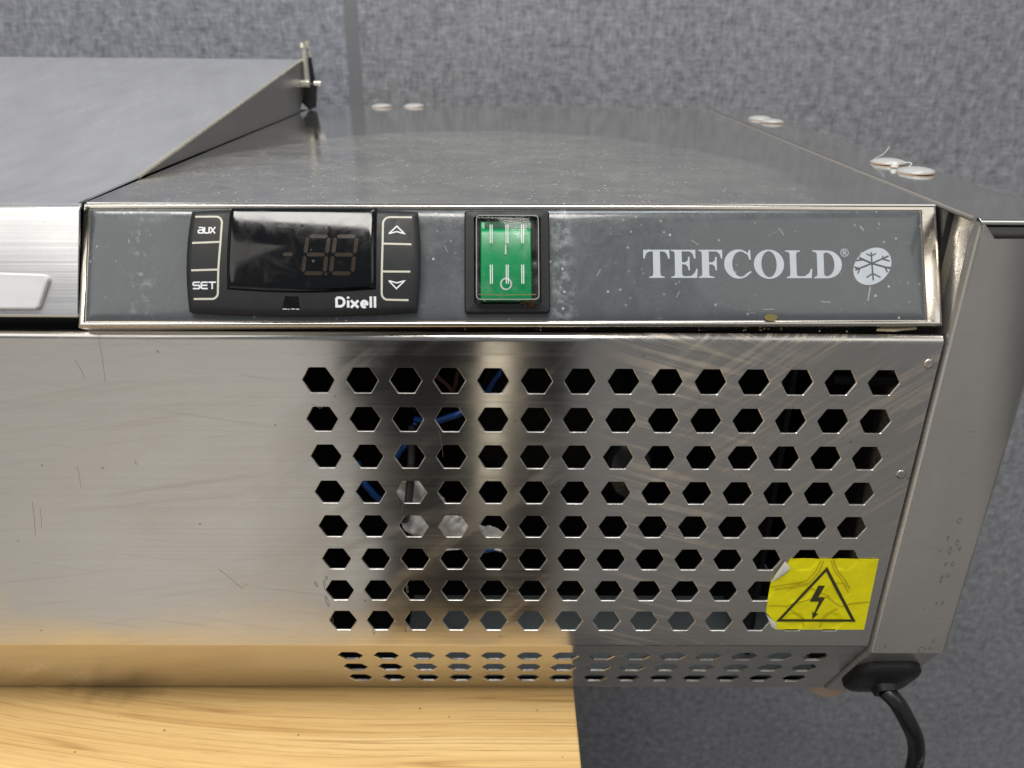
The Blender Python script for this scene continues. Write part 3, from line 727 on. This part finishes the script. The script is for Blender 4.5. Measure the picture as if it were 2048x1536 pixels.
# --- temperature controller
def left(v):  return 34.9 + .9*((v-19)/17.5)**2*1.15
def right(v): return 108.3 - 1.1*((v-19)/17.5)**2
def topv(u):  return 2.75 + .8*((u-71.5)/37)**2
def botv(u):  return 37.2 - 1.3*((u-71.5)/37)**2
def bz(v): return 4.1 - 1.5*((v-20)/18)**2
def body(a, c):
    u = left(20)+a*(right(20)-left(20)); v = topv(u)+c*(botv(u)-topv(u)); u = left(v)+a*(right(v)-left(v))
    e = min(a*73, (1-a)*73, c*34, (1-c)*34); h = bz(v)+.6*(1-((u-71.5)/37)**2) - .8*math.exp(-e/.5)
    return u, v, h
ctl = MB()
wsp = lambda t: t if .06 < t < .94 else t
ctl.grid(70, 40, lambda a, c: (lambda r: C(r[2])(r[0], r[1]))(body(a, c)), lambda a, c: (lambda r: C(.1)(r[0]+.25*(1 if a>.5 else -1)*0, r[1]))(body(a, c)))
cto = ctl.build('temperature_controller', black_plastic, fr, smooth=45)
def surf(u, v, d=.06): return C(bz(v)+.6*(1-((u-71.5)/37)**2)+d)(u, v)
# glossy lens over the display, bowed top to bottom
ln = MB()
def lens(a, c):
    u0, u1 = 48.1, 94.6; u = u0+a*(u1-u0); v0 = 2.55; v1 = 30.2 - 1.1*((u-71.4)/23)**2; v = v0+c*(v1-v0)
    e = min(a*46, (1-a)*46, c*27, (1-c)*27)
    h = bz(v)+.6*(1-((u-71.5)/37)**2) + .9 - .85*math.exp(-e/.5) + .5*(1-((c-.5)*2)**2)
    return u, v, h
ln.grid(60, 44, lambda a, c: (lambda r: C(r[2])(r[0], r[1]))(lens(a, c)), lambda a, c: (lambda r: C(r[2]-.8)(r[0], r[1]))(lens(a, c)))
lno = ln.build('display_lens', display_mat, cto, smooth=55)
def onlens(u, v, d=.08):
    a = (u-48.1)/46.5; v1 = 30.2-1.1*((u-71.4)/23)**2; c = (v-2.55)/(v1-2.55); return C(lens(a, c)[2]+d)(u, v)
seg = MB(); sh = -.12
def segp(ua, va, ub, vb, w=.62):
    d = Vector((ub-ua, vb-va)); L = d.length; d.normalize(); nn = Vector((-d.y, d.x)); A = Vector((ua, va)); g = .35; t = w
    pts = [A+d*g, A+d*(g+t)+nn*t, A+d*(L-g-t)+nn*t, A+d*(L-g), A+d*(L-g-t)-nn*t, A+d*(g+t)-nn*t]
    seg.add([onlens(*p) for p in pts], [(0,1,2,3,4,5)])
for (u, w) in ((72.0, 6.7), (80.7, 6.7)):
    f = lambda du, v: (u + du + (24.4-v)*.115, v)
    t_, m_, b_ = 12.6, 18.5, 24.4
    for (pa, pb) in ((f(0,t_),f(w,t_)),(f(0,m_),f(w,m_)),(f(0,b_),f(w,b_)),(f(0,t_),f(0,m_)),(f(w,t_),f(w,m_)),(f(0,m_),f(0,b_)),(f(w,m_),f(w,b_))):
        segp(*pa, *pb)
segp(65.2, 18.4, 69.4, 18.4)
seg.add([onlens(79.2+x, 24.6+y) for x, y in arc(0,0,.5,.5,0,324,9)], [tuple(range(10))])
seg.build('digit', segment_mat, lno)
# cream key outlines
def dens(p, st=.7):
    out = [p[0]]
    for a, c in zip(p, p[1:]):
        n = max(1, int(math.dist(a, c)/st)); out += [(a[0]+(c[0]-a[0])*k/n, a[1]+(c[1]-a[1])*k/n) for k in range(1, n+1)]
    return out
class KB(MB):
    def ribbon(s, pts, w, fn, closed=False): MB.ribbon(s, dens(list(pts)+([pts[0]] if closed else [])), w, fn)
ko = KB()
ko.ribbon([(37.2,5.6),(43.6,5.6)] + arc(43.8,7.8,2.0,2.2,-80,0,6) + [(45.7,14),(45.3,22.5),(45.2,30.0)] + arc(43.3,30.2,1.9,1.9,10,90,6) + [(37.6,32.1)], .62, lambda u, v: surf(u, v, .09))
ko.ribbon([(36.8,14.3),(45.4,14.0)], .62, lambda u, v: surf(u, v, .105)); ko.ribbon([(36.8,23.1),(45.0,22.9)], .62, lambda u, v: surf(u, v, .105))
ko.build('key_outline', groove_white, cto); ko = KB()
ko.ribbon([(105.7,5.65),(98.8,5.65)] + arc(98.6,7.9,2.0,2.2,260,180,6) + [(96.6,14.4),(96.45,23.4),(96.4,30.2)] + arc(98.3,30.4,1.9,2.0,170,90,6) + [(104.8,32.5)], .62, lambda u, v: surf(u, v, .09))
ko.ribbon([(105.7,14.65),(96.8,14.5)], .62, lambda u, v: surf(u, v, .105)); ko.ribbon([(105.4,23.5),(96.6,23.5)], .62, lambda u, v: surf(u, v, .105))
ko.build('key_outline', groove_white, cto)
kp = KB(); ks = lambda k: (lambda u, v: surf(u, v, .10+.008*k))
kp.ribbon([(98.5,11.2),(101,8.7),(103.5,11.2),(101,10.5)], .42, ks(0), closed=True)
kp.ribbon([(98.6,26.4),(101.05,28.9),(103.6,26.4),(101.1,27.1)], .42, ks(0), closed=True)
kp.build('arrow_mark', print_white, cto)
tx = KB()
def word(strokes, u0, v0, sx, sy, w):
    for k, (pts, cl) in enumerate(strokes): tx.ribbon([(u0+x*sx, v0+y*sy) for x, y in pts], w, ks(k), cl)
# SET: wide technical capitals
word([([(1.0,.1),(.2,.1),(.06,.2),(.06,.42),(.2,.5),(.85,.5),(.97,.6),(.97,.82),(.85,.92),(.03,.92)],0),
      ([(2.1,.1),(1.35,.1),(1.2,.2),(1.2,.82),(1.35,.92),(2.1,.92)],0), ([(1.26,.5),(2.05,.5)],0),
      ([(2.2,.1),(3.25,.1)],0), ([(2.72,.1),(2.72,1)],0)], 37.3, 26.65, 2.25, 2.4, .46)
# aux
word([([(.12,.06),(.75,.06),(.92,.2),(.92,1)],0), ([(.9,.45),(.22,.45),(.08,.58),(.08,.82),(.22,.93),(.9,.93)],0),
      ([(1.2,0),(1.2,.8),(1.34,.93),(1.9,.93),(2.04,.8),(2.04,0)],0), ([(2.25,0),(3.15,1)],0), ([(3.15,0),(2.25,1)],0)], 38.4, 9.1, 1.72, 2.1, .44)
tx.build('lettering', print_white, cto)
tx = KB()   # maker's name, heavy rounded letters
word([([(.10,.12),(.40,.12)] + arc(.42,.5,.34,.38,-90,90,10) + [(.10,.88)],1), ([(1.10,.36),(1.10,1.0)],0), ([(1.10,.02),(1.10,.2)],0),
      ([(1.34,.36),(1.98,1.0)],0), ([(1.98,.36),(1.34,1.0)],0),
      ([(2.28,.69),(2.74,.69)] + arc(2.50,.68,.25,.27,-5,-300,14),0), ([(3.06,0),(3.06,1.0)],0), ([(3.42,0),(3.42,1.0)],0)], 81.9, 31.4, 3.62, 3.5, .80)
tx.build('brand_lettering', print_white, cto)
rb = MB()
for k, (x0, x1) in enumerate(((65.4,66.8),(67.1,67.5),(68.0,69.2),(69.5,70.5))): rb.ribbon([(x0,35.3),(x1,35.35+.1*(k%2))], .22, lambda u, v: surf(u, v, .06))
rb.build('worn_print', print_white, cto)
wp_ = MB(); wp_.fill([[(66.2,31.3),(70.4,31.4),(70.7,35.0),(65.2,35.0)]], lambda u, v: surf(u, v, .03)); wp_.build('worn_patch', display_mat, cto)

# --- power switch
sw = MB()
def rr(u0, u1, v0, v1, h, r=1.0): return [C(h)(u, v) for u, v in roundrect(u0, u1, v0, v1, r, 3)]
L = [rr(122.4,149.8,3.0,36.3,.1), rr(122.4,149.8,3.0,36.3,1.7), rr(122.8,149.4,3.4,35.9,2.2), rr(125.4,146.9,5.0,33.6,2.5,.8), rr(125.6,146.7,5.2,33.4,1.2,.8), rr(125.6,146.7,5.2,33.4,.2,.8)]
n = len(L[0]); vs = [p for l in L for p in l]
sw.add(vs, [(i*n+k, i*n+(k+1)%n, (i+1)*n+(k+1)%n, (i+1)*n+k) for i in range(len(L)-1) for k in range(n)] + [tuple((len(L)-1)*n+k for k in range(n))])
swo = sw.build('power_switch', black_plastic, fr, smooth=35)
rk = MB()   # green rocker, lower half pressed out
prk = [(6.4,.5),(6.4,1.5),(9.2,2.0),(9.8,3.2),(11.2,3.6),(20,3.3),(30.5,4.0),(32.2,3.9),(32.7,3.2),(32.7,.5)]
nv = len(prk); vs = [C(h)(127.6, v) for v, h in prk] + [C(h)(143.8, v) for v, h in prk]
rk.add(vs, [(i, i+1, nv+i+1, nv+i) for i in range(nv-1)] + [tuple(range(nv)), tuple(range(nv, 2*nv))])
rko = rk.build('rocker', green_mat, swo, bevel=.35, smooth=40)
b = MB(); b.fill([[(128.9,6.6),(143.2,6.6),(143.2,8.8),(128.9,8.8)]], lambda u, v: C(2.1)(u, v)); b.build('recess', green_dark, rko)
cvm = MB()  # clear splash cover
L = [rr(125.9,146.4,5.3,33.3,2.2,.8), rr(126.1,146.2,5.5,33.1,5.2,1.0), rr(126.3,146.0,5.7,32.8,5.8,1.2), rr(126.9,145.4,6.3,31.0,6.1,1.2)]
vs = [p for l in L for p in l]; n = len(L[0])
cvm.add(vs, [(i*n+k, i*n+(k+1)%n, (i+1)*n+(k+1)%n, (i+1)*n+k) for i in range(len(L)-1) for k in range(n)] + [tuple((len(L)-1)*n+k for k in range(n))])
cvo = cvm.build('splash_cover', clear_mat, swo, smooth=50)
b = MB(); b.ribbon(roundrect(126.35,145.95,5.75,32.7,1.2,3), .26, C(6.0), closed=True); b.build('cover_edge_highlight', edge_highlight_mat, cvo)  # highlight along the cover's edges painted as a pale grey ribbon
b = MB(); b.ribbon([(127,31.2),(136,31.35),(145,31.2)], .3, C(6.16)); b.build('cover_ridge', rust_stain, cvo)
mk = MB()
for u in (131.0, 136.0, 140.9):
    for (v0, v1) in ((8.8, 14.8), (21.7, 27.8)):
        for du in (-.3, .3): mk.ribbon([(u+du, v0), (u+du, v1)], .26, C(6.17))
mk.build('moulded_line', print_white, cvo)
mk = MB(); mk.ribbon([(135.65,14.6),(135.6,17.8)], .5, lambda u, v: C(3.75)(u, v)); mk.ribbon(arc(135.66,27.4,1.65,1.75,0,345,24), .5, lambda u, v: C(4.0)(u, v), closed=True)
mk.build('switch_mark', print_white, rko)
b = MB()
for k in range(16):
    u = 141+random.uniform(0,4.5); v = 32.8+random.uniform(-.4,.8); a = random.uniform(0, 3.1)
    b.tube([C(2.9)(u,v), C(3.2)(u+.8*math.cos(a), v+.8*math.sin(a)), C(2.9)(u+1.7*math.cos(a+.4), v+1.7*math.sin(a+.4))], .13, 5)
b.build('crumb', crumb_mat, swo)

# ------------------------------------------------------------------ warning sticker
LE = [(-71.5,168.2),(-74.5,167.0),(-78,164.6),(-81.7,162.4),(-90,162.4),(-96.4,162.6),(-99.5,165.0),(-101.8,166.8),(-105,167.8)]
def lx(z):
    for (z0,x0),(z1,x1) in zip(LE, LE[1:]):
        if z1 <= z <= z0: return x0+(x1-x0)*(z-z0)/(z1-z0)
    return LE[-1][1] if z < -100 else LE[0][1]
sk = MB()
def skf(u, v):
    z = -71.5 - v*33.4; x = lx(z) + u*(201+v*.9-lx(z)); 
    dx = (x+7.25) % 14.5 - 7.25; dz = (z+PT/2) % PT - PT/2; d = max(abs(dz)/4.2, (abs(dx)*.866+abs(dz)*.5)/4.2) if x < 195.5 else 2
    y = -.36 + .28*max(0, min(1, (1.05-d)*4)) + .06*noise.noise(Vector((x*.3, z*.3, 1))) - .5*math.exp(-((u*36)**2)/6)*max(0, min(1,(v*33-1)/4))*max(0,min(1,(26-v*33)/4))*.0
    return (x, y, z)
sk.grid(60, 60, skf, lambda u, v: (skf(u,v)[0], skf(u,v)[1]+.12, skf(u,v)[2])); sko = sk.build('warning_sticker', yellow_mat, fr, smooth=60)
cz = MB(); zx = lambda h: (lambda x, y: (181.9+(x-577)*.0676+(y-378)*.0143, -.47-h, -74.9-(y-378)*.0828))
for k, cr in enumerate(([(548,345),(522,400),(470,455),(400,470),(275,492)],[(563,345),(540,405),(482,470),(410,488),(290,505)],[(603,342),(625,400),(668,455),(705,522)],[(618,342),(640,395),(682,448),(712,500)],
    [(252,598),(350,600),(440,575),(540,545),(590,550),(640,590),(665,602)],[(665,602),(720,585),(822,575)],[(350,605),(410,645),(445,670),(448,720)],[(640,615),(600,635),(560,672),(540,725)],[(485,492),(540,520),(600,545)])):
    cz.ribbon(cr, 8 if k % 2 else 6, zx(.003*k))
cz.build('crease', crease_mat, sko)
pk = MB()
for poly, hh in (([(166.2,-72.4),(168.6,-75.2),(167.2,-78.0),(164.2,-80.2),(162.4,-82.2),(163.6,-77.5)], 1.0), ([(162.7,-97.4),(165.0,-99.6),(167.2,-101.6),(167.6,-104.6),(165.6,-103.5)], .7)):
    cx = sum(p[0] for p in poly)/len(poly); cz = sum(p[1] for p in poly)/len(poly)
    pk.add([(x, -.55 - hh*.4*(i%2), z) for i, (x, z) in enumerate(poly)] + [(cx, -.5-hh, cz)], [(i, (i+1)%len(poly), len(poly)) for i in range(len(poly))])
pk.build('peeled_corner', paper_white, sko, smooth=60)
tr = MB(); pl = lambda k: (lambda x, z: (x, -.50-.004*k, z))
tr.ribbon([(182.3,-76.0),(168.0,-100.3),(196.9,-100.3)], 1.15, pl(0), closed=True); tr.build('triangle', black_print, sko)
bo = MB(); bo.fill([[(180.5,-83.6),(183.0,-83.6),(181.4,-89.2),(184.0,-89.2),(181.7,-96.8),(182.7,-97.1),(180.8,-99.6),(180.3,-96.1),(181.0,-96.6),(182.0,-91.2),(178.5,-91.2)]], pl(1)); bo.build('lightning_bolt', black_print, sko)

# crumbs and flakes lying in the joint under the control strip
b = MB()
for k in range(26):
    x = 27.5+random.gauss(0, 2.0); b.lathe([(random.uniform(.3,.8),0),(random.uniform(.2,.7),.6),(.1,.9)], (x, 4+random.uniform(0,4), 16.9), 6)
b.build('rust_crumbs', crumb_mat, fr)['kind'] = 'stuff'
b = MB(); b.prism([(184,.4),(190,0),(193,1),(198,2),(192,2.8),(186,1.8)], lambda x, y: (x, y+3, 17.2), lambda x, y: (x, y+3, 17.9)); b.build('paint_flake', flake_mat, fr)
b = MB()
for k in range(40):
    x = random.uniform(-70, 200); b.lathe([(random.uniform(.12,.4),0),(.1,.4)], (x, random.uniform(3,6), 16.9), 5)
b.build('lint', flake_mat, fr)['kind'] = 'stuff'
